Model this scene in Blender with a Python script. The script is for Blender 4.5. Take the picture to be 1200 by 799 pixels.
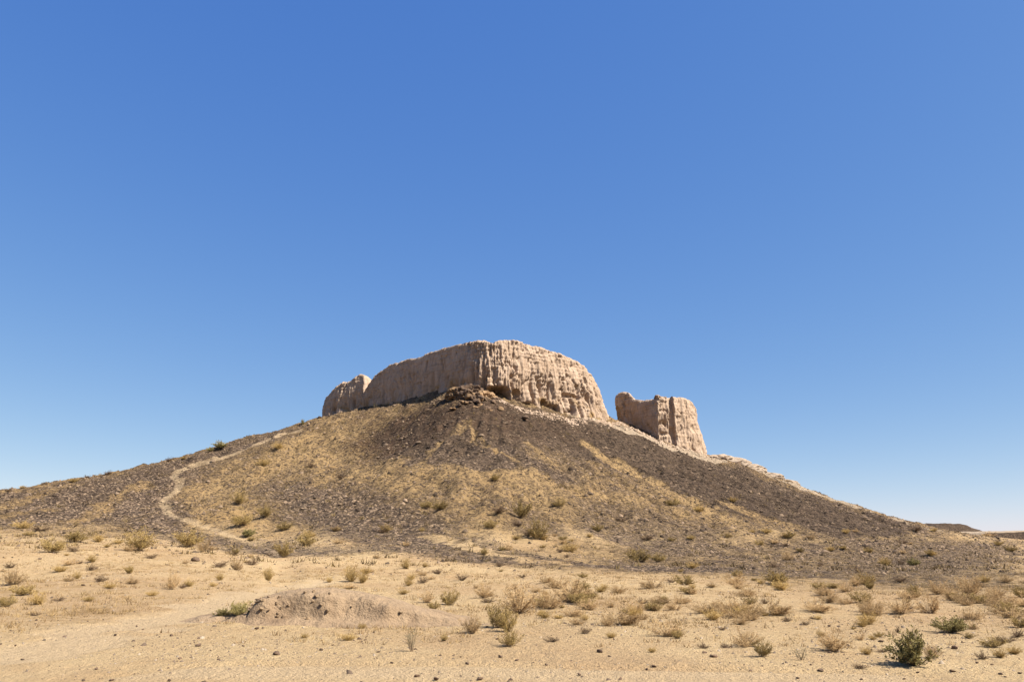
import bpy, bmesh, math, random
import numpy as np

for o in list(bpy.data.objects):
    bpy.data.objects.remove(o)
S = bpy.context.scene
COL = S.collection

# ------------------------------------------------------------------ camera
W, H, F, HORIZON, EYE = 1200.0, 799.0, 935.0, 634.0, 1.7
PITCH = math.atan((HORIZON - H / 2) / F)
cam_d = bpy.data.cameras.new('camera')
cam_d.sensor_width = 36.0
cam_d.lens = 36.0 * F / W
cam_d.clip_start = 0.1
cam_d.clip_end = 20000
cam = bpy.data.objects.new('camera', cam_d)
COL.objects.link(cam)
cam.location = (0, 0, EYE)
cam.rotation_euler = (math.pi / 2 + PITCH, 0, 0)
S.camera = cam

# ------------------------------------------------------------------ sky, sun, exposure
SUN_EL, SUN_AZ = math.radians(48), math.radians(110)      # azimuth clockwise from +Y (view direction)
world = bpy.data.worlds.new('World')
S.world = world
world.use_nodes = True
wn = world.node_tree.nodes
wl = world.node_tree.links
sky = wn.new('ShaderNodeTexSky')
sky.sky_type = 'NISHITA'
sky.sun_disc = False
sky.sun_elevation = SUN_EL
sky.sun_rotation = SUN_AZ
sky.altitude = 100
sky.air_density = 0.5
sky.dust_density = 0.3
sky.ozone_density = 3.0
# even colour grade of the whole sky (a phone's rendering of blue): each channel gain * value ** power
sep = wn.new('ShaderNodeSeparateColor'); com = wn.new('ShaderNodeCombineColor')
wl.new(sky.outputs[0], sep.inputs[0])
for c, (power, gain) in enumerate(((1.02, 1.32), (0.69, 1.80), (0.28, 3.72))):
    pw = wn.new('ShaderNodeMath'); pw.operation = 'POWER'; pw.inputs[1].default_value = power
    mu = wn.new('ShaderNodeMath'); mu.operation = 'MULTIPLY'; mu.inputs[1].default_value = gain
    wl.new(sep.outputs[c], pw.inputs[0]); wl.new(pw.outputs[0], mu.inputs[0]); wl.new(mu.outputs[0], com.inputs[c])
wl.new(com.outputs[0], wn['Background'].inputs[0])
wn['Background'].inputs[1].default_value = 0.0525
sun_d = bpy.data.lights.new('sun', 'SUN')
sun_d.energy = 5.0
sun_d.angle = math.radians(0.53)
sun_d.color = (1.0, 0.94, 0.85)
sun = bpy.data.objects.new('sun', sun_d)
COL.objects.link(sun)
to_sun = (math.sin(SUN_AZ) * math.cos(SUN_EL), math.cos(SUN_AZ) * math.cos(SUN_EL), math.sin(SUN_EL))
from mathutils import Vector
sun.rotation_euler = Vector(to_sun).to_track_quat('Z', 'Y').to_euler()
S.view_settings.view_transform = 'Standard'
S.view_settings.look = 'None'
S.view_settings.exposure = 1.375
S.view_settings.gamma = 1.0
S.view_settings.use_curve_mapping = False

# ------------------------------------------------------------------ helpers
rng = np.random.default_rng(11)
random.seed(5)
_perm = np.random.default_rng(3).permutation(512)
_perm = np.concatenate([_perm, _perm, _perm])
_grad = np.random.default_rng(4).normal(size=(512, 3))
_grad /= np.linalg.norm(_grad, axis=1)[:, None]

def noise(x, y, z=0.0):
    """gradient noise, about -0.7..0.7"""
    x, y, z = np.broadcast_arrays(np.asarray(x, float), np.asarray(y, float), np.asarray(z, float))
    xi, yi, zi = np.floor(x).astype(int), np.floor(y).astype(int), np.floor(z).astype(int)
    fx, fy, fz = x - xi, y - yi, z - zi
    u, v, w = (t * t * t * (t * (t * 6 - 15) + 10) for t in (fx, fy, fz))
    xi, yi, zi = xi % 512, yi % 512, zi % 512
    def g(dx, dy, dz):
        h = _perm[(_perm[(_perm[(xi + dx) % 512] + yi + dy) % 512] + zi + dz) % 512]
        gr = _grad[h]
        return gr[..., 0] * (fx - dx) + gr[..., 1] * (fy - dy) + gr[..., 2] * (fz - dz)
    a = g(0, 0, 0) * (1 - u) + g(1, 0, 0) * u
    b = g(0, 1, 0) * (1 - u) + g(1, 1, 0) * u
    c = g(0, 0, 1) * (1 - u) + g(1, 0, 1) * u
    d = g(0, 1, 1) * (1 - u) + g(1, 1, 1) * u
    return (a * (1 - v) + b * v) * (1 - w) + (c * (1 - v) + d * v) * w

def fbm(x, y, z=0.0, n=4, gain=0.5):
    s, a, f = 0.0, 1.0, 1.0
    for i in range(n):
        s = s + a * noise(x * f + 17.3 * i, y * f + 9.1 * i, np.asarray(z) * f + 3.7 * i)
        a *= gain
        f *= 2.03
    return s

def sstep(a, b, x):
    t = np.clip((x - a) / (b - a), 0, 1)
    return t * t * (3 - 2 * t)

def at(px, py, Y):
    """the place seen at a photograph position, at ground distance Y"""
    u, v = (px - W / 2) / F, (H / 2 - py) / F
    dy = math.cos(PITCH) - v * math.sin(PITCH)
    dz = math.sin(PITCH) + v * math.cos(PITCH)
    return np.array([u * Y / dy, Y, EYE + dz * Y / dy])

def tag(o, label=None, cat=None, group=None, kind=None):
    if label: o['label'] = label
    if cat: o['category'] = cat
    if group: o['group'] = group
    if kind: o['kind'] = kind
    return o

def mesh_from(name, V, Fc, smooth=False):
    """V (n,3), Fc (m,3) or (m,4) arrays -> mesh data"""
    me = bpy.data.meshes.new(name)
    V = np.asarray(V, np.float32)
    Fc = np.asarray(Fc, np.int32)
    k = Fc.shape[1]
    me.vertices.add(len(V))
    me.vertices.foreach_set('co', V.ravel())
    me.loops.add(Fc.size)
    me.loops.foreach_set('vertex_index', Fc.ravel())
    me.polygons.add(len(Fc))
    me.polygons.foreach_set('loop_start', np.arange(0, Fc.size, k, dtype=np.int32))
    me.polygons.foreach_set('loop_total', np.full(len(Fc), k, np.int32))
    me.update(calc_edges=True)
    if smooth:
        me.polygons.foreach_set('use_smooth', np.ones(len(Fc), bool))
    return me

def vattr(me, name, vals):
    a = me.attributes.new(name, 'FLOAT', 'POINT')
    a.data.foreach_set('value', np.asarray(vals, np.float32).ravel())

def link(name, me, mat=None, parent=None):
    o = bpy.data.objects.new(name, me)
    COL.objects.link(o)
    if mat is not None and me is not None and not me.materials:
        me.materials.append(mat)
    if parent is not None:
        o.parent = parent
    return o

# ------------------------------------------------------------------ materials
class NT:
    def __init__(s, name):
        s.m = bpy.data.materials.new(name)
        s.m.use_nodes = True
        s.t = s.m.node_tree
        s.b = s.t.nodes['Principled BSDF']
        s.b.inputs['Roughness'].default_value = 0.95
        s.b.inputs['Specular IOR Level'].default_value = 0.1
        s.pos = s.t.nodes.new('ShaderNodeNewGeometry').outputs['Position']
    def n(s, typ, **kw):
        nd = s.t.nodes.new(typ)
        for k, v in kw.items():
            setattr(nd, k, v)
        return nd
    def l(s, a, b):
        s.t.links.new(a, b)
    def setin(s, sock, v):
        if hasattr(v, 'is_output') or isinstance(v, bpy.types.NodeSocket):
            s.l(v, sock)
        else:
            sock.default_value = v
    def noise(s, scale, detail=4, rough=0.6, vec=None):
        nd = s.n('ShaderNodeTexNoise')
        nd.inputs['Scale'].default_value = scale
        nd.inputs['Detail'].default_value = detail
        nd.inputs['Roughness'].default_value = rough
        s.l(vec if vec is not None else s.pos, nd.inputs['Vector'])
        return nd.outputs['Fac']
    def voro(s, scale, vec=None):
        nd = s.n('ShaderNodeTexVoronoi')
        nd.inputs['Scale'].default_value = scale
        s.l(vec if vec is not None else s.pos, nd.inputs['Vector'])
        return nd.outputs['Distance'], nd.outputs['Color']
    def ramp(s, fac, a, b):
        nd = s.n('ShaderNodeMapRange', clamp=True)
        s.setin(nd.inputs[0], fac)
        nd.inputs[1].default_value = a
        nd.inputs[2].default_value = b
        return nd.outputs[0]
    def mix(s, fac, a, b):
        nd = s.n('ShaderNodeMix', data_type='RGBA')
        s.setin(nd.inputs[0], fac)
        for i, v in ((6, a), (7, b)):
            s.setin(nd.inputs[i], v if not isinstance(v, tuple) else (*v, 1.0))
        return nd.outputs[2]
    def math(s, op, a, b=0.0):
        nd = s.n('ShaderNodeMath', operation=op)
        s.setin(nd.inputs[0], a)
        s.setin(nd.inputs[1], b)
        return nd.outputs[0]
    def attr(s, name):
        return s.n('ShaderNodeAttribute', attribute_name=name).outputs['Fac']
    def vscale(s, v):
        nd = s.n('ShaderNodeVectorMath', operation='MULTIPLY')
        s.l(s.pos, nd.inputs[0])
        nd.inputs[1].default_value = v
        return nd.outputs[0]
    def bump(s, h, strength, dist):
        nd = s.n('ShaderNodeBump')
        nd.inputs['Strength'].default_value = strength
        nd.inputs['Distance'].default_value = dist
        s.l(h, nd.inputs['Height'])
        s.l(nd.outputs[0], s.b.inputs['Normal'])
    def out(s, col, albedo=0.53):
        nd = s.n('ShaderNodeMix', data_type='RGBA', blend_type='MULTIPLY')
        nd.inputs[0].default_value = 1.0
        s.setin(nd.inputs[6], col)
        nd.inputs[7].default_value = (albedo, albedo, albedo, 1.0)
        s.l(nd.outputs[2], s.b.inputs['Base Color'])
        return s.m

def ground_material():
    k = NT('desert_ground')
    n_big, n_mid, n_small, n_fine = k.noise(0.12, 4), k.noise(0.9, 5, 0.65), k.noise(5, 5, 0.7), k.noise(28, 4, 0.7)
    sand = k.mix(k.ramp(n_mid, 0.35, 0.68), (0.76, 0.53, 0.275), (0.93, 0.68, 0.37))
    sand = k.mix(k.math('MULTIPLY', k.ramp(n_big, 0.42, 0.62), 0.6), sand, (0.64, 0.41, 0.215))
    sand = k.mix(k.math('MULTIPLY', k.ramp(k.noise(0.45, 6, 0.7), 0.52, 0.66), 0.45), sand, (0.52, 0.335, 0.175))
    sand = k.mix(k.attr('slope'), sand, k.mix(k.ramp(n_small, 0.35, 0.65), (0.26, 0.165, 0.08), (0.56, 0.375, 0.175)))
    sand = k.mix(k.math('MULTIPLY', k.attr('gold'), k.ramp(n_mid, 0.33, 0.55)), sand, (0.50, 0.335, 0.155))
    # straw litter in drifts
    straw = k.math('MULTIPLY', k.ramp(k.math('ADD', k.math('MULTIPLY', n_small, 0.5), k.math('MULTIPLY', n_mid, 0.5)), 0.47, 0.58), k.attr('straw'))
    sand = k.mix(k.math('MULTIPLY', straw, 0.85), sand, (0.44, 0.27, 0.11))
    # small dark and light pebbles
    d, c = k.voro(13)
    sep = k.n('ShaderNodeSeparateColor'); k.l(c, sep.inputs[0])
    peb = k.math('MULTIPLY', k.ramp(d, 0.30, 0.2), k.ramp(sep.outputs[0], 0.80, 0.84))
    pebc = k.mix(k.ramp(sep.outputs[1], 0.3, 0.7), (0.15, 0.095, 0.06), (0.62, 0.5, 0.36))
    sand = k.mix(k.math('MULTIPLY', peb, 0.85), sand, pebc)
    # dark weathered gravel
    d2, c2 = k.voro(2.6)
    sep2 = k.n('ShaderNodeSeparateColor'); k.l(c2, sep2.inputs[0])
    d3, c3 = k.voro(4.2)
    sep3 = k.n('ShaderNodeSeparateColor'); k.l(c3, sep3.inputs[0])
    gr = k.mix(sep2.outputs[0], (0.050, 0.035, 0.025), (0.235, 0.16, 0.108))
    gr = k.mix(k.ramp(sep3.outputs[1], 0.62, 0.9), gr, (0.50, 0.35, 0.225))
    gr = k.mix(k.ramp(sep3.outputs[2], 0.70, 0.95), gr, (0.035, 0.024, 0.017))
    gr = k.mix(k.attr('rust'), gr, (0.115, 0.058, 0.03))
    gr = k.mix(k.math('MULTIPLY', k.attr('dark'), 0.85), gr, k.mix(sep2.outputs[1], (0.020, 0.013, 0.009), (0.135, 0.090, 0.058)))
    sand = k.mix(k.math('MULTIPLY', k.ramp(sep3.outputs[0], 0.60, 0.85), k.attr('slope')), sand, (0.135, 0.088, 0.05))
    sand = k.mix(k.math('MULTIPLY', k.ramp(sep2.outputs[2], 0.75, 0.9), k.math('MULTIPLY', k.attr('slope'), 0.7)), sand, (0.20, 0.13, 0.07))
    brk = k.math('ADD', k.math('MULTIPLY', n_mid, 0.40), k.math('ADD', k.math('MULTIPLY', k.noise(2.6, 5, 0.75), 0.5), k.math('MULTIPLY', k.noise(8, 4, 0.75), 0.4)))
    lo = k.math('SUBTRACT', k.attr('gravel'), 0.5)
    gm = k.ramp(k.math('ADD', k.math('SUBTRACT', brk, 0.65), lo), -0.10, 0.10)
    col = k.mix(gm, sand, gr)
    # pale clay
    pm = k.ramp(k.math('ADD', k.attr('pale'), k.math('MULTIPLY', k.math('SUBTRACT', n_mid, 0.5), 0.8)), 0.35, 0.65)
    pale = k.mix(n_small, (0.50, 0.375, 0.25), (0.60, 0.465, 0.32))
    col = k.mix(pm, col, pale)
    # trodden path
    tm = k.ramp(k.math('ADD', k.attr('track'), k.math('MULTIPLY', k.math('SUBTRACT', n_mid, 0.5), 0.7)), 0.25, 0.75)
    tr = k.mix(n_small, (0.74, 0.535, 0.305), (0.90, 0.66, 0.39))
    col = k.mix(k.math('MULTIPLY', tm, 0.85), col, tr)
    col = k.mix(k.math('MULTIPLY', k.ramp(n_fine, 0.5, 0.75), 0.25), col, (0.28, 0.19, 0.11))
    hgt = k.math('ADD', k.math('MULTIPLY', n_small, 0.6), k.math('ADD', k.math('MULTIPLY', n_fine, 0.25), k.math('MULTIPLY', k.math('MULTIPLY', sep2.outputs[0], gm), 0.8)))
    k.bump(hgt, 1.0, 0.30)
    return k.out(col)

def clay_material(name, a, b, dark, ochre_z=None):
    k = NT(name)
    n1, n2, n3 = k.noise(0.35, 4), k.noise(2.2, 6, 0.7), k.noise(9, 5, 0.7)
    st = k.noise(1.0, 5, 0.65, k.vscale((1.6, 1.6, 0.25)))
    cr = k.noise(1.0, 4, 0.6, k.vscale((0.25, 0.25, 2.2)))
    col = k.mix(k.ramp(n1, 0.35, 0.65), a, b)
    col = k.mix(k.math('MULTIPLY', k.ramp(st, 0.50, 0.72), 0.55), col, dark)
    col = k.mix(k.math('MULTIPLY', k.ramp(cr, 0.52, 0.68), 0.35), col, dark)
    col = k.mix(k.math('MULTIPLY', k.ramp(n2, 0.52, 0.7), 0.35), col, tuple(min(1, v * 1.2) for v in b))
    col = k.mix(k.attr('ochre'), col, (0.42, 0.26, 0.10))
    h = k.math('ADD', k.math('MULTIPLY', n2, 0.7), k.math('ADD', k.math('MULTIPLY', n3, 0.35), k.math('MULTIPLY', cr, 0.3)))
    k.bump(h, 0.9, 0.25)
    return k.out(col)

def plain_material(name, a, b, scale=6.0, attr=None, bump=0.0, transl=False):
    k = NT(name)
    info = k.n('ShaderNodeObjectInfo').outputs['Random']
    col = k.mix(k.noise(scale, 3), a, b)
    if attr:
        col = k.mix(k.attr(attr), a, b)
    hs = k.n('ShaderNodeHueSaturation')
    k.l(col, hs.inputs['Color'])
    nd = k.n('ShaderNodeMapRange'); k.l(info, nd.inputs[0])
    nd.inputs[3].default_value = 0.78; nd.inputs[4].default_value = 1.22
    k.l(nd.outputs[0], hs.inputs['Value'])
    if bump:
        k.bump(k.noise(scale * 2, 4, 0.7), 0.8, bump)
    return k.out(hs.outputs[0])

M_GROUND = ground_material()
M_CLAY = clay_material('mud_wall', (0.57, 0.41, 0.28), (0.69, 0.51, 0.365), (0.27, 0.17, 0.105))
M_PALE = clay_material('pale_clay', (0.52, 0.40, 0.29), (0.62, 0.49, 0.36), (0.36, 0.26, 0.175))
M_MOUND = clay_material('mound_earth', (0.40, 0.27, 0.16), (0.52, 0.37, 0.225), (0.20, 0.125, 0.075))
M_CLOD = plain_material('earth_clod', (0.20, 0.125, 0.075), (0.36, 0.24, 0.145), 8.0, bump=0.03)
M_ROCK = plain_material('brown_rock', (0.13, 0.085, 0.058), (0.30, 0.20, 0.13), 5.0, bump=0.05)
M_OCHRE = plain_material('ochre_rock', (0.30, 0.175, 0.085), (0.46, 0.31, 0.18), 3.0, bump=0.08)
M_GRAVEL = plain_material('gravel_stone', (0.045, 0.030, 0.021), (0.48, 0.335, 0.215), attr='tone')
M_PEBBLE = plain_material('pebble_stone', (0.14, 0.085, 0.055), (0.68, 0.54, 0.38), attr='tone')
M_LITTER = plain_material('dry_grass_blade', (0.30, 0.175, 0.08), (0.80, 0.56, 0.25), attr='tone')
M_SCRUB = plain_material('scrub_twigs', (0.13, 0.085, 0.045), (0.46, 0.32, 0.13), attr='tone')
M_STEM = plain_material('twig_bark', (0.22, 0.15, 0.09), (0.34, 0.235, 0.15), 20)
M_FOL = {
    'dry':    plain_material('dry_twigs', (0.62, 0.40, 0.19), (0.84, 0.58, 0.29), 12),
    'straw':  plain_material('straw_blades', (0.56, 0.36, 0.12), (0.72, 0.50, 0.20), 12),
    'olive':  plain_material('olive_leaves', (0.38, 0.265, 0.09), (0.62, 0.43, 0.17), 12),
    'green':  plain_material('green_leaves', (0.33, 0.28, 0.10), (0.60, 0.48, 0.19), 12),
    'sparse': plain_material('grey_green_twigs', (0.22, 0.20, 0.12), (0.33, 0.28, 0.17), 12),
    'brown':  plain_material('brown_twigs', (0.17, 0.105, 0.062), (0.28, 0.18, 0.105), 12),
}

# ------------------------------------------------------------------ terrain heights
def hill_fit():
    pts = []
    def c(*rows):
        for r in rows: pts.append(at(*r))
    # crest as it runs from the left foot to the summit and down to the right foot
    c((-250, 606, 108), (-120, 592, 113), (0, 575, 120), (100, 557, 130), (200, 538, 138), (250, 524, 143), (300, 510, 148), (350, 498, 152), (380, 490, 157))
    c((850, 538, 148), (900, 554, 149), (950, 574, 150), (1000, 591, 150), (1050, 607, 150), (1095, 619, 150), (1200, 632, 158))
    # foot of the walls
    c((412, 481, 156), (444, 477, 149), (467, 473, 143), (496, 466, 137), (527, 460, 130), (558, 466, 123.5), (610, 477, 128), (654, 484, 134), (713, 494, 141))
    c((716, 491, 150), (745, 504, 143), (770, 516, 140), (800, 524, 143), (827, 534, 147))
    # front slope
    c((570, 500, 112), (570, 548, 92), (570, 597, 77), (570, 640, 62), (570, 662, 50))
    c((450, 520, 125), (450, 560, 98), (450, 610, 77), (450, 645, 60), (450, 664, 48))
    c((300, 545, 122), (300, 580, 97), (300, 615, 78), (300, 642, 60), (300, 664, 46))
    c((200, 575, 112), (200, 600, 90), (200, 626, 72), (200, 646, 54), (200, 672, 36))
    c((80, 590, 103), (80, 610, 82), (80, 628, 62), (80, 648, 45), (80, 680, 29))
    c((-60, 605, 95), (-60, 620, 75), (-60, 640, 52), (-200, 622, 80), (-200, 640, 55))
    c((680, 530, 120), (690, 570, 97), (690, 615, 80), (690, 648, 62), (690, 664, 50))
    c((830, 570, 122), (830, 605, 98), (830, 636, 80), (830, 655, 64))
    c((940, 600, 124), (940, 622, 105), (940, 642, 85), (940, 662, 60))
    c((1060, 626, 122), (1060, 639, 100), (1060, 653, 78), (1200, 640, 125), (1200, 648, 95))
    # behind the crest
    for x, y, z in ((0, 165, 26), (-25, 175, 26), (20, 170, 24), (0, 200, 20), (0, 250, 3), (-40, 185, 19), (-60, 175, 13), (-80, 165, 8), (-110, 150, 3),
                    (45, 175, 12), (70, 180, 4), (90, 180, 1.5), (-60, 230, 3), (60, 230, 2), (-120, 110, 2.5), (-140, 130, 1)):
        pts.append(np.array([x, y, z], float))
    for x in range(-240, 241, 60):
        for y in (-60, -20, 10, 25): pts.append(np.array([x, y, 0.0]))
        for y in (290, 340): pts.append(np.array([x, y, 0.0]))
    for y in range(40, 290, 50):
        for x in (-240, -190, 150, 190, 240): pts.append(np.array([x, y, 0.0 if y > 60 or abs(x) > 150 else 0.2]))
    for x in (-20, -10, 0, 10, 20): pts.append(np.array([x, 34, 0.05]))
    P = np.array(pts)
    X = P[:, :2] / 60.0
    def U(r2): return np.where(r2 > 1e-12, r2 * np.log(np.maximum(r2, 1e-12)), 0)
    n = len(X)
    K = U(((X[:, None] - X[None]) ** 2).sum(-1)) + np.eye(n) * 0.002
    A = np.zeros((n + 3, n + 3))
    A[:n, :n] = K
    A[:n, n] = 1; A[:n, n + 1:] = X
    A[n, :n] = 1; A[n + 1:, :n] = X.T
    w = np.linalg.solve(A, np.concatenate([P[:, 2], np.zeros(3)]))
    return X, w, U

TPX, TPW, TPU = hill_fit()

def hill_height(x, y):
    xs, ys = np.clip(x, -240, 240) / 60.0, np.clip(y, -60, 340) / 60.0
    z = TPW[-3] + TPW[-2] * xs + TPW[-1] * ys
    for (a, b), w in zip(TPX, TPW[:-3]):
        z = z + w * TPU((xs - a) ** 2 + (ys - b) ** 2)
    fade = sstep(240, 150, np.abs(x)) * sstep(340, 280, y) * sstep(-60, -10, y)
    return z * fade

def axis(parts):
    out = []
    for a, b, st in parts:
        out.append(np.arange(a, b, st))
    return np.unique(np.concatenate(out))
gy = np.concatenate([axis([(-60, 4, 2.0), (4, 7, 0.25), (7, 24, 0.11), (24, 45, 0.2), (45, 165, 0.33), (165, 200, 0.8), (200, 300, 3)]), np.geomspace(300, 9000, 40)])
gxh = np.concatenate([axis([(0, 22, 0.16), (22, 60, 0.3), (60, 100, 0.42), (100, 160, 1.5)]), np.geomspace(160, 9000, 40)])
gx = np.concatenate([-gxh[:0:-1], gxh])
# coarse fit, then refined
cx, cy = np.linspace(-240, 240, 321), np.linspace(-60, 340, 267)
CX, CY = np.meshgrid(cx, cy)
CZ = hill_height(CX, CY)

def bilin(ax, ay, Z, x, y):
    x, y = np.clip(x, ax[0], ax[-1]), np.clip(y, ay[0], ay[-1])
    i = np.clip(np.searchsorted(ax, x) - 1, 0, len(ax) - 2)
    j = np.clip(np.searchsorted(ay, y) - 1, 0, len(ay) - 2)
    fx = (x - ax[i]) / (ax[i + 1] - ax[i]); fy = (y - ay[j]) / (ay[j + 1] - ay[j])
    return (Z[j, i] * (1 - fx) + Z[j, i + 1] * fx) * (1 - fy) + (Z[j + 1, i] * (1 - fx) + Z[j + 1, i + 1] * fx) * fy

def terrain(x, y):
    z = bilin(cx, cy, CZ, x, y)
    hill = sstep(1.0, 6.0, z)
    # gullies that run down from the summit
    ax, ay = x - 0.0, (y - 148.0)
    r = np.hypot(ax, ay) + 1e-6
    th = np.arctan2(ax, -ay)
    warp = 0.10 * noise(x / 14.0, y / 14.0, 5.0) + 0.03 * noise(x / 5.0, y / 5.0, 6.0)
    g = 1 - np.abs(noise((th + warp) * 7.0, r / 60.0, 1.0)) * 2.2
    g2 = 1 - np.abs(noise((th + warp) * 19.0, r / 40.0, 7.0)) * 2.2
    slope_band = sstep(22, 40, r) * sstep(105, 70, r)
    z = z - slope_band * (0.8 * np.clip(g, 0, 1) ** 2 * (0.5 + 1.2 * np.abs(noise(x / 20.0, y / 20.0, 55.0))) + 0.3 * np.clip(g2, 0, 1) ** 2)
    z = z + hill * (0.7 * fbm(x / 9.0, y / 9.0, 2.0, 3) + 0.6 * fbm(x / 2.6, y / 2.6, 4.0, 3) + 0.32 * np.abs(noise(x / 0.8, y / 0.8, 14.0)) + 0.45 * np.abs(noise(x / 1.7, y / 1.7, 24.0)))
    near = 1 - hill
    bumpy = sstep(14, 40, y)
    z = z + near * (0.15 * fbm(x / 7.0, y / 7.0, 8.0, 3) * (0.3 + bumpy) + (0.03 + 0.09 * bumpy) * fbm(x / 1.1, y / 1.1, 9.0, 3))
    far = sstep(250, 600, np.hypot(x, y))
    z = z + far * 1.2 * fbm(x / 90.0, y / 90.0, 3.0, 3)
    return z - far * 1.0

GX, GY = np.meshgrid(gx, gy)
GZ = terrain(GX, GY)

def height(x, y):
    return bilin(gx, gy, GZ, np.asarray(x, float), np.asarray(y, float))

_T = np.geomspace(4.0, 600.0, 2600)
def ground(px, py):
    """where the line of sight through a photograph position meets the ground"""
    a = at(px, py, 1.0) - np.array([0, 0, EYE])
    P = a[None] * _T[:, None]
    below = (P[:, 2] + EYE) <= height(P[:, 0], P[:, 1])
    i = int(np.argmax(below)) if below.any() else None
    if i is None or i == 0:
        return None
    return np.array([P[i, 0], P[i, 1], float(height(P[i, 0], P[i, 1]))])

def ground_poly(pts):
    out = []
    for p in pts:
        g = None
        py = p[1]
        while g is None and py < 800:
            g = ground(p[0], py); py += 1.5
        out.append(g[:2])
    return np.array(out)

def poly_mask(x, y, poly, soft):
    """1 inside the polygon, fading over soft metres"""
    inside = np.zeros(x.shape, bool)
    dist = np.full(x.shape, 1e9)
    n = len(poly)
    for i in range(n):
        (x0, y0), (x1, y1) = poly[i], poly[(i + 1) % n]
        cond = ((y0 > y) != (y1 > y))
        inside ^= cond & (x < (x1 - x0) * (y - y0) / (y1 - y0 + 1e-12) + x0)
        dist = np.minimum(dist, seg_dist(x, y, x0, y0, x1, y1))
    sd = np.where(inside, dist, -dist)
    return sstep(-soft, soft, sd)

def seg_dist(x, y, x0, y0, x1, y1):
    dx, dy = x1 - x0, y1 - y0
    t = np.clip(((x - x0) * dx + (y - y0) * dy) / (dx * dx + dy * dy + 1e-9), 0, 1)
    return np.hypot(x - x0 - t * dx, y - y0 - t * dy)

def line_dist(x, y, pl):
    d = np.full(x.shape, 1e9)
    for (a, b), (c, e) in zip(pl[:-1], pl[1:]):
        d = np.minimum(d, seg_dist(x, y, a, b, c, e))
    return d

wx = GX + 1.6 * fbm(GX / 6.0, GY / 6.0, 21.0, 3) + 1.3 * fbm(GX / 1.3, GY / 1.3, 22.0, 2)
wy = GY + 3.0 * fbm(GX / 6.0, GY / 6.0, 31.0, 3) + 1.6 * fbm(GX / 1.3, GY / 1.3, 32.0, 2)
base_z = bilin(cx, cy, CZ, GX, GY)
hillm = sstep(0.2, 4.0, base_z + 1.2 * noise(GX / 4, GY / 6, 63.0))
slope = sstep(1.0, 4.5, base_z + 0.8 * noise(GX / 5, GY / 5, 61.0))
gravel = 0.12 + 0.35 * hillm
gravel = gravel + (0.16 * noise(GX / 12, GY / 12, 44.0) + 0.22 * noise(GX / 3.5, GY / 5, 45.0)) * hillm
pale = np.zeros_like(GX)
rust = np.zeros_like(GX)
straw = np.clip(0.5 + 1.1 * noise(GX / 6, GY / 9, 12.0), 0.12, 1) * sstep(12, 19, GY + 1.5 * noise(GX / 5, GY / 5, 3.0))
def paint(field, pts, val, soft):
    m = poly_mask(wx, wy, ground_poly(pts), soft)
    return field * (1 - m) + val * m
def streak(field, pts, val, wid):
    m = sstep(wid * 1.5, wid * 0.4, line_dist(wx, wy, ground_poly(pts)))
    return field * (1 - m) + val * m
# dark gravel sheets
gravel = paint(gravel, [(0, 584), (60, 578), (150, 556), (250, 527), (345, 502), (330, 512), (250, 540), (212, 553), (220, 568), (196, 588), (215, 606), (260, 622), (340, 638), (420, 652), (330, 652), (250, 642), (180, 626), (120, 612), (60, 612), (0, 618)], 0.64, 4.5)
gravel = paint(gravel, [(290, 572), (350, 562), (420, 566), (500, 596), (560, 628), (640, 656), (560, 652), (430, 642), (340, 625), (310, 600)], 0.60, 4.5)
gravel = paint(gravel, [(430, 500), (500, 480), (545, 476), (640, 515), (600, 530), (540, 510), (470, 545), (420, 530)], 0.66, 5.0)
gravel = paint(gravel, [(480, 545), (515, 515), (543, 498), (600, 527), (660, 563), (570, 552)], 0.86, 1.6)
gravel = paint(gravel, [(545, 478), (640, 487), (720, 501), (830, 538), (1000, 598), (1090, 621), (1000, 628), (900, 612), (830, 590), (760, 562), (700, 540), (640, 520), (590, 505)], 0.76, 3.0)
gravel = paint(gravel, [(330, 644), (450, 650), (560, 660), (700, 668), (900, 676), (1200, 694), (1200, 688), (900, 664), (700, 656), (560, 645), (450, 640)], 0.62, 4.5)
gravel = paint(gravel, [(660, 570), (740, 590), (850, 620), (860, 650), (760, 650), (680, 620)], 0.58, 3.0)
gravel = paint(gravel, [(950, 625), (1100, 632), (1200, 640), (1200, 690), (1050, 684), (930, 668)], 0.53, 6.0)
# sand and pale streaks down the slope
for pts, val, wid in (
    ([(0, 596), (60, 575)], 0.2, 1.6), ([(88, 612), (120, 590), (165, 566)], 0.12, 1.5),
    ([(230, 575), (265, 590), (250, 615), (330, 628)], 0.05, 3.2), ([(260, 560), (320, 545), (350, 520)], 0.15, 2.6),
    ([(545, 500), (580, 525), (640, 560)], 0.15, 0.9), ([(620, 520), (655, 548)], 0.2, 0.8),
    ([(690, 524), (740, 552), (800, 584), (860, 612)], 0.26, 1.9), ([(500, 552), (560, 557), (640, 566), (720, 585)], 0.15, 1.8),
    ([(540, 500), (505, 530), (470, 560)], 0.2, 0.9), ([(400, 560), (450, 545), (470, 575)], 0.2, 2.2),
    ([(560, 622), (620, 642), (700, 660)], 0.08, 1.3), ([(500, 628), (590, 650), (660, 662)], 0.1, 0.9), ([(850, 590), (910, 612), (940, 630)], 0.2, 2.0),
    ([(0, 606), (60, 596)], 0.25, 1.3)):
    gravel = streak(gravel, pts, 0.30 + 0.5 * val, wid)
foot = [(640, 640), (760, 630), (900, 622), (1020, 622), (1100, 624), (1230, 634), (1230, 694), (1050, 688), (900, 678), (720, 668), (640, 660)]
fm = poly_mask(wx + 6 * noise(GX / 9, GY / 9, 91.0), wy + 9 * noise(GX / 7, GY / 7, 92.0), ground_poly(foot), 8.0)
slope = np.maximum(slope, fm * 0.8)
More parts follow.
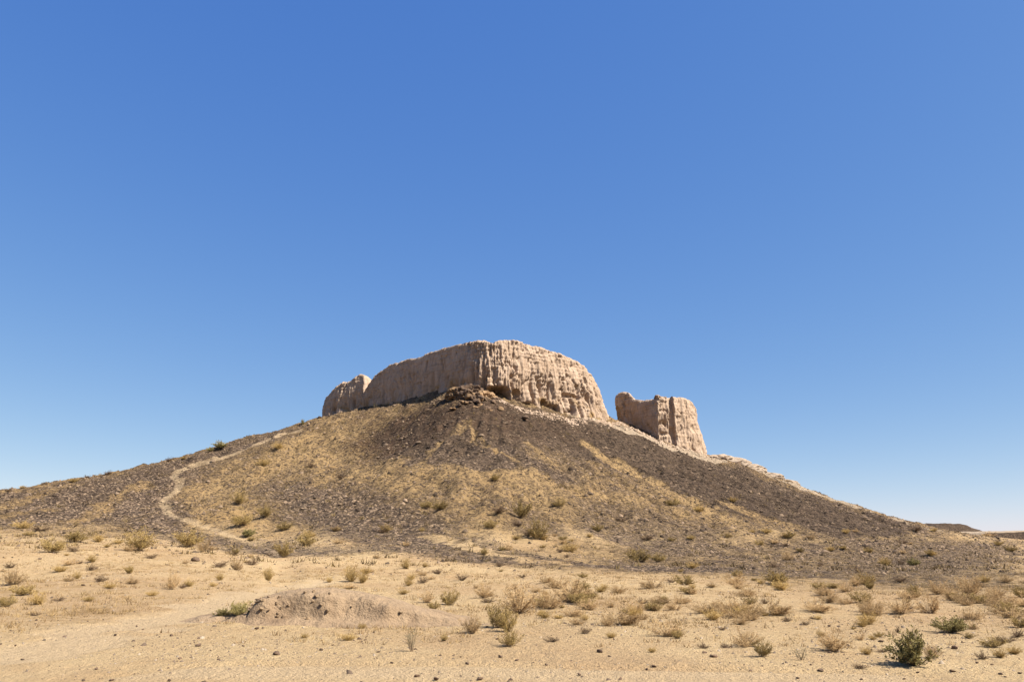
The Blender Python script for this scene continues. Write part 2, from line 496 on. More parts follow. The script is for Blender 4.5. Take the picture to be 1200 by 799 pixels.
gravel = np.maximum(gravel, fm * (0.50 + 0.25 * noise(GX / 3.0, GY / 5.0, 81.0)))
gold = np.zeros_like(GX)
dark = np.zeros_like(GX)
dark = paint(dark, [(545, 476), (640, 486), (720, 499), (830, 536), (1000, 596), (1090, 620), (1050, 632), (960, 628), (860, 606), (760, 562), (700, 540), (640, 520), (590, 505)], 1.0, 6.0)
dark = paint(dark, [(430, 500), (500, 478), (545, 474), (640, 520), (600, 530), (540, 510), (470, 545), (420, 530)], 0.8, 5.0)
dark = paint(dark, [(485, 545), (515, 515), (543, 498), (600, 527), (660, 563), (570, 552)], 0.75, 3.0)
dark = paint(dark, [(60, 585), (150, 558), (250, 530), (340, 503), (300, 514), (203, 553), (140, 590)], 0.5, 5.0)
dark = np.clip(dark + (0.5 * noise(GX / 4, GY / 4, 71.0) + 0.5 * noise(GX / 1.6, GY / 1.6, 72.0)) * (dark > 0.02), 0, 1)
gold = paint(gold, [(345, 505), (385, 488), (440, 482), (470, 490), (430, 520), (470, 560), (400, 570), (300, 560), (300, 535)], 0.5, 5.0)
gold = streak(gold, [(690, 526), (760, 560), (850, 605)], 0.5, 2.5)
gold = paint(gold, [(380, 560), (470, 545), (560, 556), (700, 580), (860, 615), (800, 640), (640, 600), (520, 600), (440, 590)], 0.35, 5.0)
gold = paint(gold, [(230, 570), (300, 560), (340, 625), (260, 620)], 0.6, 3.0)
gold = streak(gold, [(560, 610), (640, 640), (720, 655)], 0.5, 3.0)
pale = streak(pale, [(690, 524), (740, 552), (800, 584)], 0.25, 1.0)
pale = streak(pale, [(673, 487), (720, 500), (775, 519), (820, 534), (850, 541)], 1.0, 1.5)
pale = streak(pale, [(880, 548), (930, 566), (1000, 592)], 1.0, 2.0)
pale = streak(pale, [(1000, 592), (1050, 608), (1095, 620)], 0.62, 2.0)
rust = paint(rust, [(340, 510), (420, 482), (545, 470), (700, 505), (600, 515), (430, 545)], 0.75, 4.0)
gravel = gravel - 0.20 * np.clip(gold, 0, 1)
# trodden path up the spur, and the vehicle track over the flat
def dense(pts, step=5.0):
    out = []
    for (a, b), (c, d) in zip(pts[:-1], pts[1:]):
        m = max(1, int(math.hypot(c - a, d - b) / step))
        out += [(a + (c - a) * i / m, b + (d - b) * i / m) for i in range(m)]
    return out + [pts[-1]]
path_main = ground_poly(dense([(350, 504), (330, 510), (300, 520.5), (265, 534), (238, 543), (215, 550), (203, 556), (212, 564), (208, 574), (190, 588), (200, 602), (228, 612), (252, 620), (285, 632), (320, 645), (338, 662), (330, 682)]))
path_low = ground_poly([(0, 768), (60, 752), (130, 735), (220, 722), (280, 704), (330, 688), (380, 682)])
path_right = ground_poly([(200, 790), (420, 786), (600, 790), (760, 792), (900, 795), (1000, 797)])
def soften(pl, n=6):
    t = np.linspace(0, len(pl) - 1, len(pl) * 8)
    q = np.stack([np.interp(t, np.arange(len(pl)), pl[:, c]) for c in (0, 1)], -1)
    for _ in range(n * 8):
        q[1:-1] = 0.25 * q[:-2] + 0.5 * q[1:-1] + 0.25 * q[2:]
    return q
path_end_y = 45.0
path_main, path_low, path_right = soften(path_main, 2), soften(path_low), soften(path_right)
dpm, dpl, dpr = line_dist(GX, GY, path_main), line_dist(wx, GY, path_low), line_dist(wx, GY, path_right)
wpath = 0.36 + 0.22 * sstep(105, 135, GY) + 0.25 * noise(GX / 5, GY / 5, 2)
track = np.maximum(sstep(wpath + 0.6, wpath - 0.1, dpm) * np.clip(0.20 + 0.36 * sstep(path_end_y, path_end_y + 45, GY) + 0.2 * noise(GX / 3, GY / 3, 95.0), 0, 1), np.maximum(1.0 * sstep(1.3, 0.5, dpl), 0.7 * sstep(0.9, 0.3, dpr)))
gravel *= 1 - 0.9 * sstep(2.0, 0.7, dpl)
straw *= 1 - np.clip(track, 0, 1)
GZ -= 0.12 * sstep(1.1, 0.3, dpm) + 0.03 * sstep(1.2, 0.2, dpl)
for dd in (dpl, dpr):                          # wheel ruts
    GZ -= (0.05 * np.exp(-((dd - 0.72) / 0.16) ** 2) - 0.018 * np.exp(-((dd - 1.05) / 0.14) ** 2)) * np.clip(0.6 + 1.0 * noise(GX / 4, GY / 4, 97.0), 0.1, 1)

# ------------------------------------------------------------------ ground, hill and path sheets (one surface, split by what it is)
ny, nx = GX.shape
idx = np.arange(ny * nx).reshape(ny, nx)
quads = np.stack([idx[:-1, :-1], idx[:-1, 1:], idx[1:, 1:], idx[1:, :-1]], -1).reshape(-1, 4)
def qavg(a): return (0.25 * (a[:-1, :-1] + a[:-1, 1:] + a[1:, 1:] + a[1:, :-1])).ravel()
dzy, dzx = np.gradient(GZ, gy, gx)
NRM = np.stack([-dzx, -dzy, np.ones_like(dzx)], -1)
NRM /= np.linalg.norm(NRM, axis=-1, keepdims=True)
VALL = np.stack([GX, GY, GZ], -1).reshape(-1, 3)
NRM = NRM.reshape(-1, 3)
is_path = ((qavg(track * (track > 0.5)) > 0.5) | (qavg(dpm) < 0.42)) & (qavg(dpr) > 1.0)
is_hill = (qavg(base_z) > 1.4) & ~is_path
def sheet(name, sel):
    q = quads[sel]
    used, inv = np.unique(q, return_inverse=True)
    me = mesh_from(name, VALL[used], inv.reshape(-1, 4), True)
    for nm, f in (('slope', slope), ('dark', dark), ('gold', gold), ('gravel', gravel), ('pale', pale), ('rust', rust), ('straw', straw), ('track', track)):
        vattr(me, nm, f.ravel()[used])
    me.normals_split_custom_set_from_vertices(NRM[used])
    o = link(name, me, M_GROUND)
    o['kind'] = 'structure'
    return o
sheet('desert_ground', ~is_path & ~is_hill)
sheet('hill', is_hill)
sheet('path', is_path)

# distant mesas on the plain
def mesa(name, px0, px1, tops, Y, depth, mat, gv, steep, cap):
    xs = np.linspace(at(px0, 630, Y)[0], at(px1, 630, Y)[0], 90)
    t = np.linspace(0, 1, 90)
    top = np.interp(t, [p[0] for p in tops], [at(600, p[1], Y)[2] for p in tops])
    vs = np.linspace(0, 1, 40)
    V = []
    for v in vs:
        prof = np.clip(np.minimum(v, 1 - v) * steep, 0, 1) ** 0.8
        yy = Y + (v - 0.1) * depth
        z = top * prof + 0.12 * (top) * fbm(xs / 9, np.full(90, yy / 9), 3.0, 4) - 1.5 + 1.5 * prof
        V.append(np.stack([xs, np.full(90, yy) + 1.5 * noise(xs / 10, v * 3, 3), z], -1))
    V = np.concatenate(V)
    i = np.arange(40 * 90).reshape(40, 90)
    me = mesh_from(name, V, np.stack([i[:-1, :-1], i[:-1, 1:], i[1:, 1:], i[1:, :-1]], -1).reshape(-1, 4), True)
    flat_top = np.tile(cap, len(V)) * (np.repeat(vs, 90) > 1.0 / steep + 0.01)
    vattr(me, 'gravel', np.full(len(V), gv) * (1 - flat_top)); vattr(me, 'rust', np.zeros(len(V))); vattr(me, 'dark', np.full(len(V), 0.8)); vattr(me, 'slope', np.full(len(V), 0.5)); vattr(me, 'pale', flat_top)
    o = link(name, me, mat)
    o['kind'] = 'structure'
mesa('far_hill', 1084, 1180, [(0, 630), (0.1, 620), (0.25, 614), (0.45, 612), (0.65, 615), (0.85, 622), (1, 630)], 420, 60, M_GROUND, 1.0, 4.0, 0.0)
mesa('mesa', 1142, 1300, [(0, 636), (0.05, 628), (0.12, 623), (0.6, 621), (1, 624)], 205, 40, M_GROUND, 1.0, 9.0, 1.0)

# ------------------------------------------------------------------ mud-brick ruins
def resample_loop(ctrl, step_of):
    """ctrl rows: x, y, top z, batter, roughness; closed. step_of(i): spacing on segment i"""
    C = np.array(ctrl)
    out, seg = [], []
    n = len(C)
    for i in range(n):
        a, b = C[i], C[(i + 1) % n]
        L = np.hypot(*(b - a)[:2])
        m = max(1, int(round(L / step_of(i))))
        t = np.arange(m) / m
        out.append(a[None] + (b - a)[None] * t[:, None])
        seg += [i] * m
    return np.concatenate(out), np.array(seg)

def smooth_loop(A, n):
    for _ in range(n):
        A = 0.25 * np.roll(A, 1, 0) + 0.5 * A + 0.25 * np.roll(A, -1, 0)
    return A

def ruin(name, ctrl, fine_until, step, nv, seed, parts, cavities=(), lower=1.0, corner_smooth=12, base_drop=2.5, jag=0.35, chunks=0.0, rim=0.6):
    """a closed ring of wall grown up from the ground; parts = [(part name, first segment, last segment)]"""
    n_seg = len(ctrl)
    P, seg = resample_loop(ctrl, lambda i: step if i < fine_until else step * 5)
    XY = smooth_loop(P[:, :2].copy(), 40 if corner_smooth > 40 else corner_smooth)
    if corner_smooth > 40:                     # only the worn corner and the slumped end are broadly rounded
        wgt = smooth_loop(((seg >= 10)).astype(float)[:, None], 300)
        XY = XY * (1 - wgt) + smooth_loop(XY.copy(), corner_smooth) * wgt
        wgt = smooth_loop(((seg >= 14) & (seg <= 19)).astype(float)[:, None], 500)
        XY = XY * (1 - wgt) + smooth_loop(XY.copy(), 2200) * wgt
    TOP = smooth_loop(P[:, 2:3].copy(), 2)[:, 0]
    BAT = smooth_loop(P[:, 3:4].copy(), 20)[:, 0]
    RGH = smooth_loop(P[:, 4:5].copy(), 10)[:, 0]
    T = np.roll(XY, -1, 0) - np.roll(XY, 1, 0)
    T /= np.linalg.norm(T, axis=1)[:, None]
    area = 0.5 * np.sum(XY[:, 0] * np.roll(XY[:, 1], -1) - np.roll(XY[:, 0], -1) * XY[:, 1])
    Nn = np.stack([T[:, 1], -T[:, 0]], -1) * (1 if area > 0 else -1)
    Nn = smooth_loop(Nn, 8); Nn /= np.linalg.norm(Nn, axis=1)[:, None]
    s = np.concatenate([[0], np.cumsum(np.linalg.norm(np.diff(XY, axis=0), axis=1))])
    Zb = height(XY[:, 0], XY[:, 1]) - base_drop
    TOP = TOP + jag * (0.5 * noise(s / 0.9, seed, 2.0) + 0.9 * noise(s / 3.0, seed, 3.0) + 0.5 * np.round(2.5 * noise(s / 2.0, seed, 9.0)) / 2.5)
    TOP = np.maximum(TOP, Zb + base_drop + 0.3)
    rows = []
    och = []
    v = np.linspace(0, 1, nv)
    for k in range(nv):
        z = Zb + (TOP - Zb) * v[k]
        hrel = np.clip((z - Zb - base_drop) / np.maximum(TOP - Zb - base_drop, 0.1), 0, 1)
        hm = TOP - z
        inset = -BAT * (z - Zb - base_drop)
        rill = np.abs(noise(s / 0.5 + 0.35 * noise(s / 1.2, z / 1.5, 8.0), z / 3.4, seed + 0.5))
        rill2 = np.abs(noise(s / 1.9, z / 6.0, seed + 4.5))
        low = sstep(0.62, 0.25, hrel + 0.25 * noise(s / 3.5, 1.0, seed + 1.0)) * lower
        D = 0.45 * noise(s / 5.5, z / 5, seed + 2.0) - RGH * (0.40 * sstep(0.26, 0.0, rill) * np.clip(0.55 + 1.3 * noise(s / 2.7, z / 2.2, seed + 60.0), 0.1, 1.2) + 0.40 * sstep(0.3, 0.0, rill2) * (0.5 + low))
        D = D + RGH * (0.07 * fbm(s / 0.6, z / 0.6, seed + 6.0, 3, 0.7) + 0.16 * fbm(s / 0.4, z / 2.0, seed + 66.0, 2) + 0.03 * np.tanh(6 * noise(s / 0.8, z / 0.5, seed + 7.0)) * (0.5 + sstep(0.55, 0.8, hrel)))
        D = D - RGH * low * (0.30 + 3.2 * np.clip(noise(s / 1.15, z / 4.0, seed + 11.0) - 0.02, 0, 1))
        D = D + 0.05 * RGH * np.cos(2 * np.pi * (z + 0.5 * noise(s / 3, z / 3, 3.0)) / 0.95) * (0.4 + noise(s / 4, z / 2, 19.0))
        D = D - 0.5 * RGH * sstep(0.06, 0.0, np.abs(noise(s / 2.6 + 0.5 * noise(s / 1.1, z / 1.1, 5.0), z / 9.0, seed + 50.0))) * (0.3 + sstep(-0.2, 0.2, noise(s / 3, z / 3, seed + 51.0)))
        D = D - 0.2 * sstep(0.5, 0.0, hm) ** 2
        rw = np.floor((z + 0.12 * noise(s / 2.5, z / 2.5, 77.0)) / 0.62)
        cl = (s + 0.15 * noise(s / 1.5, z / 1.5, 78.0)) / 1.05 + 0.5 * (rw % 2)
        hsh = np.sin(rw * 127.1 + np.floor(cl) * 311.7 + seed) * 43758.5453
        hsh = hsh - np.floor(hsh)
        fz = (z / 0.62) % 1.0
        joint = np.maximum(sstep(0.14, 0.0, np.minimum(cl % 1.0, 1 - cl % 1.0)), sstep(0.2, 0.0, np.minimum(fz, 1 - fz)))
        patch = sstep(-0.12, 0.2, noise(s / 3.2, z / 2.6, seed + 80.0) + 0.28 * (hrel - 0.45))
        D = D + RGH * patch * (0.20 * (hsh - 0.5) - 0.16 * joint - 0.30 * (hsh > 0.93))
        D = D - RGH * 0.20 * sstep(0.09, 0.0, np.abs(noise(s / 1.0 + 0.2 * noise(s, z / 1.2, 85.0), z / 7.0, seed + 81.0))) * sstep(1.0, 0.75, hrel + 0.3 * noise(s / 2, 0.0, seed + 82.0))
        if chunks:
            D = D + chunks * np.round(3 * noise(s / 1.6, z / 1.4, seed + 15.0)) / 3
        oc = low * sstep(0.05, 0.35, noise(s / 3, z / 1.5, seed + 20.0)) * 0.8 * sstep(0.45, 0.1, hrel)
        for (cx_, cy_, cz_, rs, rz, dp) in cavities:
            q = np.hypot(XY[:, 0] - cx_, XY[:, 1] - cy_) / rs
            e = (q ** 4 + (np.abs(z - cz_) / rz) ** 4)
            D = D - dp * sstep(1.3, 0.55, e + 0.35 * noise(s / 0.6, z / 0.6, seed + 30.0))
        pos = XY + Nn * (inset + D)[:, None]
        rows.append(np.stack([pos[:, 0], pos[:, 1], z], -1))
        och.append(oc)
    n = len(XY)
    # worn top: rings that step inwards
    cen = XY.mean(0)
    ring = rows[-1]
    for j, (f, dz) in enumerate(((0.7, 0.05), (1.6, -0.05), (3.0, -0.5))):
        p = ring[:, :2] - Nn * (f * rim)
        z = ring[:, 2] + dz + 0.12 * noise(p[:, 0] / 1.0, p[:, 1] / 1.0, seed + 40.0)
        rows.append(np.stack([p[:, 0], p[:, 1], z], -1))
        och.append(np.zeros(n))
    R = np.stack(rows)
    nr = len(R)
    V = R.reshape(-1, 3)
    ids = np.arange(nr * n).reshape(nr, n)
    root = link(name, None)
    bx, by = cen
    root.location = (bx, by, float(height(bx, by)))
    origin = np.array([bx, by, float(height(bx, by))])
    ochv = np.stack(och).ravel()
    for part, i0, i1 in parts:
        cols = np.where((seg >= i0) & (seg <= i1))[0]
        j0, j1 = cols, (cols + 1) % n
        q = np.stack([ids[:-1][:, j0], ids[:-1][:, j1], ids[1:][:, j1], ids[1:][:, j0]], -1).reshape(-1, 4)
        if area < 0: q = q[:, ::-1]
        used, inv = np.unique(q, return_inverse=True)
        me = mesh_from(part, V[used] - origin, inv.reshape(-1, 4), False)
        vattr(me, 'ochre', ochv[used])
        link(part, me, M_CLAY, root)
    # fill between the tops
    inner = R[-1]
    st = max(1, n // 260)
    inner = inner[::st]
    m = len(inner)
    V2 = np.concatenate([inner, (inner * 0.5 + np.array([*cen, inner[:, 2].mean() - 7.0]) * 0.5), [[*cen, inner[:, 2].mean() - 4.0]]]) - origin
    a = np.arange(m); b = (a + 1) % m
    tri = np.concatenate([np.stack([a, b, b + m], -1), np.stack([a, b + m, a + m], -1), np.stack([a + m, b + m, np.full(m, 2 * m)], -1)])
    if area < 0: tri = tri[:, ::-1]
    me = mesh_from('fill_top', V2, tri, True)
    vattr(me, 'ochre', np.zeros(len(V2)))
    link('fill_top', me, M_CLAY, root)
    return root

def wp(px, Y, top_py, bat, rgh):
    p = at(px, 455, Y); return (p[0], p[1], at(px, top_py, Y)[2], bat, rgh)
fort_ctrl = [
    wp(367, 160.5, 468, 0.26, 0.5), wp(380, 158, 457, 0.26, 0.5), wp(391, 157.2, 448, 0.20, 0.6), wp(398, 156.6, 445.5, 0.12, 0.6), wp(402, 156.4, 447, 0.12, 0.6), wp(417, 155.2, 436.5, 0.10, 0.6), wp(421.5, 154.8, 439, 0.1, 0.6), wp(423.5, 154.2, 460, 0.1, 0.6), wp(433, 152, 439, 0.1, 0.5),
    wp(450, 148.5, 426, 0.12, 0.5), wp(470, 144, 419, 0.12, 0.5), wp(485, 141, 418, 0.12, 0.5), wp(490, 140, 413.5, 0.12, 0.5), wp(508, 136, 408, 0.12, 0.55),
    wp(531, 131.0, 401.5, 0.12, 0.7), wp(545, 127.7, 396.2, 0.12, 0.9), wp(556, 125.4, 393, 0.12, 1.0),
    wp(572, 124.6, 393.5, 0.13, 1.0), wp(577, 124.8, 394.8, 0.13, 1.0), wp(583, 125.3, 394.5, 0.13, 1.0), wp(606, 128, 395, 0.15, 1.0), wp(618, 129.4, 397, 0.15, 1.0), wp(640, 131.6, 403, 0.15, 1.0),
    wp(668, 134.2, 412, 0.18, 1.0), wp(699, 137.3, 420, 0.30, 1.0), wp(715, 140, 430, 0.40, 0.9), wp(724, 144.5, 444, 0.46, 0.8),
    wp(722, 151, 452, 0.3, 0.6), wp(690, 166, 455, 0.2, 0.5), wp(610, 182, 462, 0.2, 0.5), wp(500, 186, 468, 0.2, 0.5), wp(410, 178, 466, 0.2, 0.5), wp(378, 166, 468, 0.3, 0.5)]
def cav(px, py, Y, rs, rz, dp):
    p = at(px, py, Y); return (p[0], p[1], p[2], rs, rz, dp)
fort_cav = [cav(586, 459, 125.9, 2.6, 1.3, 3.0), cav(612, 465, 128.2, 1.2, 1.5, 1.5), cav(598, 466, 127, 0.8, 0.7, 0.9), cav(645, 473, 131.5, 0.9, 1.0, 1.3), cav(655, 478, 132.5, 1.1, 0.8, 1.4), cav(626, 474, 129.5, 1.2, 0.6, 1.2), cav(675, 462, 135, 2.0, 0.35, 0.9), cav(684, 458, 136, 0.5, 1.4, 0.8),
            cav(563, 411, 124.6, 0.28, 0.5, 0.7), cav(588, 415, 126, 0.32, 0.45, 0.8), cav(608, 415, 128, 0.28, 0.4, 0.6), cav(627, 420, 130, 0.25, 0.35, 0.6),
            cav(544, 411, 128.4, 0.22, 0.5, 0.6), cav(527, 414, 131.8, 0.22, 0.5, 0.6), cav(511, 421, 135.2, 0.25, 0.9, 0.6), cav(495, 428, 138.8, 0.3, 1.0, 0.7), cav(473, 437, 143, 0.3, 1.1, 0.6)]
fort = ruin('hilltop_fortress', fort_ctrl, 26, 0.13, 92, 1.0,
            [('end_tower', 0, 6), ('side_wall', 7, 15), ('front_wall', 16, 25), ('back_wall', 26, 32)], fort_cav, lower=1.0, jag=0.30, corner_smooth=560)
tag(fort, 'large eroded mud brick fortress ruin crowning the top of the hill', 'ruin')

def wt(px, Y, top_py, bat, rgh):
    p = at(px, 500, Y); return (p[0], p[1], at(px, top_py, Y)[2], bat, rgh)
tower_ctrl = [
    wt(721, 151, 462, 0.0, 0.7), wt(727, 150, 458.5, 0.0, 0.7), wt(734, 149, 459, 0.02, 0.7), wt(741, 147.5, 468, 0.02, 0.4), wt(756, 144, 468.5, 0.02, 0.4), wt(766, 141.8, 467, 0.03, 0.5),
    wt(771, 140.6, 461.5, 0.05, 0.9), wt(780, 141.2, 463, 0.06, 0.9), wt(787, 141.7, 464, 0.06, 0.9), wt(789.5, 142.4, 465, 0.06, 0.6), wt(793, 142.2, 463.5, 0.08, 0.7), wt(812, 144, 464.5, 0.14, 0.7), wt(827, 146, 470, 0.22, 0.7),
    wt(829, 149, 474, 0.22, 0.6), wt(815, 156, 478, 0.15, 0.5), wt(770, 160, 478, 0.1, 0.5), wt(724, 157, 473, 0.05, 0.5)]
tower_cav = [cav(789.5, 492, 142.2, 0.45, 5.0, 0.75), cav(722, 484, 151, 0.9, 1.3, 0.9), cav(779, 497, 141, 1.0, 0.4, 0.4), cav(780, 480, 141, 1.0, 0.25, 0.3), cav(780, 508, 141, 1.0, 0.3, 0.35)]
tower = ruin('ruined_tower', tower_ctrl, 13, 0.13, 76, 5.0, [('side_wall', 0, 5), ('corner_pier', 6, 8), ('buttress', 9, 12), ('back_wall', 13, 16)], tower_cav, lower=0.25, corner_smooth=5, jag=0.45, chunks=0.12, rim=0.28)
tag(tower, 'small ruined mud brick tower with a deep vertical groove beside the fortress', 'ruin')

# ------------------------------------------------------------------ rocks
def rock_mesh(seed, sub=3, flat=0.7, ang=0.35):
    bm = bmesh.new()
    bmesh.ops.create_icosphere(bm, subdivisions=sub, radius=1.0)
    V = np.array([v.co[:] for v in bm.verts])
    r = np.random.default_rng(seed)
    for _ in range(16):                       # facet the ball with random cutting planes
        n = r.normal(size=3); n /= np.linalg.norm(n)
        d = r.uniform(0.42, 0.85)
        ex = V @ n - d
        V = V - np.clip(ex, 0, None)[:, None] * n[None] * 0.9
    V *= (1.25 + ang * (0.5 * fbm(V[:, 0] * 1.6 + seed, V[:, 1] * 1.6, V[:, 2] * 1.6, 2) + 0.7 * np.abs(noise(V[:, 0] * 3.5 + seed, V[:, 1] * 3.5, V[:, 2] * 3.5))))[:, None]
    V *= np.array([1.0, r.uniform(0.7, 0.95), flat])
    for v, c in zip(bm.verts, V):
        v.co = c
    me = bpy.data.meshes.new('rock')
    bm.to_mesh(me); bm.free()
    me.set_sharp_from_angle(angle=math.radians(30))
    return me
ROCKS = [rock_mesh(i, 3, f) for i, f in enumerate((0.55, 0.7, 0.6, 0.8, 0.5, 0.65))]
ROCKS_O = [m.copy() for m in ROCKS]
ROCKS_P = [m.copy() for m in ROCKS]
for m in ROCKS: m.materials.append(M_ROCK)
for m in ROCKS_O: m.materials.append(M_OCHRE)
for m in ROCKS_P: m.materials.append(M_PALE)
def put_rock(px, py, wpx, lib, i, squash=1.0, sink=0.25, parent=None, Y=None, name='rock'):
    g = ground(px, py) if Y is None else at(px, py, Y)
    if g is None: return None
    s = 0.5 * wpx * g[1] / F * (0.8 if parent is None else 1.0)
    o = link(name, lib[i % len(lib)], None, parent)
    o.location = (g[0], g[1], g[2] + s * 0.6 * squash * (1 - 2 * sink))
    if parent is not None:
        o.location = Vector(o.location) - parent.location
    o.scale = (s, s, s * squash)
    o.rotation_euler = (random.uniform(-.2, .2), random.uniform(-.2, .2), random.uniform(0, 6.28))
    return o

# outcrop under the fortress corner
oc = link('rock_outcrop', None)
og = at(553, 466, 122.5); oc.location = og
def ledge(px, py, Y, rx, ry, rz, seed, parent, mat, rough=1.0):
    bm = bmesh.new()
    bmesh.ops.create_icosphere(bm, subdivisions=5, radius=1.0)
    V = np.array([v.co[:] for v in bm.verts])
    D = 1 + 0.30 * fbm(V[:, 0] * 2.2 + seed, V[:, 1] * 2.2, V[:, 2] * 2.2, 3, 0.6) + 0.10 * noise(V[:, 0] * 4, V[:, 1] * 4 + seed, V[:, 2] * 5) \
        - 0.30 * sstep(0.12, 0.4, noise(V[:, 0] * 3 + seed, V[:, 1] * 3, V[:, 2] * 6 + 5))
    D = 1 + (D - 1) * rough
    V = V * D[:, None] * np.array([rx, ry, rz])
    p = at(px, py, Y)
    for v, c in zip(bm.verts, V): v.co = Vector(c) + Vector(p) - parent.location
    me = bpy.data.meshes.new('ledge')
    bm.to_mesh(me); bm.free()
    me.shade_smooth(); me.set_sharp_from_angle(angle=math.radians(35))
    link('ledge', me, mat, parent)
ledge(549, 465, 125.6, 2.6, 2.4, 1.9, 3.0, oc, M_ROCK)
ledge(536, 464, 126.2, 1.9, 2.0, 1.4, 23.0, oc, M_OCHRE)
ledge(567, 469, 125.3, 2.0, 2.0, 1.5, 8.0, oc, M_OCHRE)
ledge(557, 471, 124.2, 1.5, 1.6, 1.1, 12.0, oc, M_ROCK)
ledge(579, 472, 125.2, 1.3, 1.5, 0.9, 17.0, oc, M_ROCK)
_r = random.Random(4)
_spots = []
for i in range(40):
    px = _r.gauss(556, 17); up = 455 + abs(px - 553) * 0.16
    py = up + _r.uniform(4, 24)
    _spots.append((px, py, _r.uniform(4, 10), 124.4 - (py - 455) * 0.19, 0 if _r.random() < 0.62 else 1))
for i, (px, py, w, Y, li) in enumerate(_spots):
    p = at(px, py, Y); Y2 = Y
    gz = float(height(p[0], p[1]))
    o = put_rock(px, py, w, (ROCKS, ROCKS_O)[li], i + 1, _r.uniform(0.8, 1.3), 0.3, oc, Y2)
    if p[2] > gz + 0.3 :      # never hovering: let it down to the slope
        o.location.z -= p[2] - gz - 0.2
tag(oc, 'jumbled brown and ochre rock outcrop below the fortress corner', 'rock outcrop')

# outcrop on the crest right of the tower
oc2 = link('rock_outcrop', None)
oc2.location = at(858, 542, 147.5)
for px, py, Y, rx, rz, sd in ((843, 540, 149.6, 3.2, 1.2, 31.0), (860, 545, 149.8, 3.4, 1.5, 36.0), (878, 552, 150.0, 3.4, 1.4, 41.0), (897, 560, 150.4, 3.6, 1.1, 47.0), (916, 567, 150.6, 3.4, 0.9, 52.0)):
    ledge(px, py, Y, rx, 2.0, rz, sd, oc2, M_PALE, 0.5)
for i, (px, py, w, Y) in enumerate(((847, 540, 10, 147.6), (856, 543, 13, 147.4), (864, 546, 12, 147.5), (872, 550, 10, 147.6), (838, 537, 6, 147.8), (880, 554, 7, 147.5))):
    put_rock(px, py, w, ROCKS, i + 3, 0.75, 0.3, oc2, Y)
tag(oc2, 'pale eroded ledge with dark rocks on the crest right of the tower', 'rock outcrop')

# ------------------------------------------------------------------ earth mound on the flat
def mound():
    c = ground(385, 727)
    n, m = 150, 110
    xs, ys = np.linspace(-3.6, 3.6, n), np.linspace(-2.2, 2.6, m)
    X, Yy = np.meshgrid(xs, ys)
    wxm = X + 0.13 * fbm(X / 0.5, Yy / 0.5, 3.0, 3)
    wym = Yy + 0.25 * fbm(X / 0.8, Yy / 0.8, 13.0, 3)
    # steep broken left end, long low right tail
    prof = np.interp(wxm, [-3.1, -2.6, -1.52, -1.43, -1.1, -0.6, 0.0, 0.7, 1.5, 2.3, 3.1], [0.03, 0.14, 0.24, 0.48, 0.60, 0.69, 0.71, 0.63, 0.46, 0.25, 0.05])
    cross = np.clip(1 - (np.abs(wym) / np.where(wym < 0, 1.25, 2.2)) ** 2, 0, 1)
    face = sstep(-0.72, -0.45, wym)
    z = prof * np.where(wym < 0, 0.35 * cross + 0.65 * face * cross, cross)
    z = z + np.where(z > 0.03, 1, 0) * (0.03 * fbm(X / 0.35, Yy / 0.35, 5.0, 4) + 0.10 * (np.abs(noise(X / 0.24, Yy / 0.2, 9.0)) - 0.2) * sstep(0.12, 0.3, z) * sstep(-0.05, -0.3, wym) * sstep(1.4, 0.2, X) + 0.05 * noise(X / 0.1, Yy / 0.1, 19.0) * sstep(0.1, 0.3, z) * sstep(0.1, -0.3, wym))
    gz = height(X + c[0], Yy + c[1])
    V = np.stack([X, Yy, gz - c[2] + z - 0.05 - 0.1 * (z < 0.02)], -1).reshape(-1, 3)
    i = np.arange(n * m).reshape(m, n)
    me = mesh_from('mound', V, np.stack([i[:-1, :-1], i[:-1, 1:], i[1:, 1:], i[1:, :-1]], -1).reshape(-1, 4), True)
    vattr(me, 'ochre', np.zeros(len(V)))
    root = link('earth_mound', None)
    root.location = c
    link('mound_body', me, M_MOUND, root)
    r = np.random.default_rng(8)
    for k in range(40):
        x, y = min(1.6, -1.5 + r.exponential(0.8)), r.normal(-0.55, 0.13)
        j = int(np.argmin(np.abs(ys - y))); ii = int(np.argmin(np.abs(xs - x)))
        zz = V.reshape(m, n, 3)[j, ii, 2]
        s = r.uniform(0.02, 0.06)
        o = link('clod', CLODS[k % len(CLODS)], None, root)
        o.location = (x, y, zz + s * 0.2); o.scale = (s, s, s)
        o.rotation_euler = (0, 0, r.uniform(0, 6.28))
    tag(root, 'low crumbly earth mound on the sand with a broken dark edge', 'mound')
    return c, root
CLODS = [m.copy() for m in ROCKS]
for m_ in CLODS:
    m_.materials.clear(); m_.materials.append(M_MOUND)
mound_c, mound_o = mound()

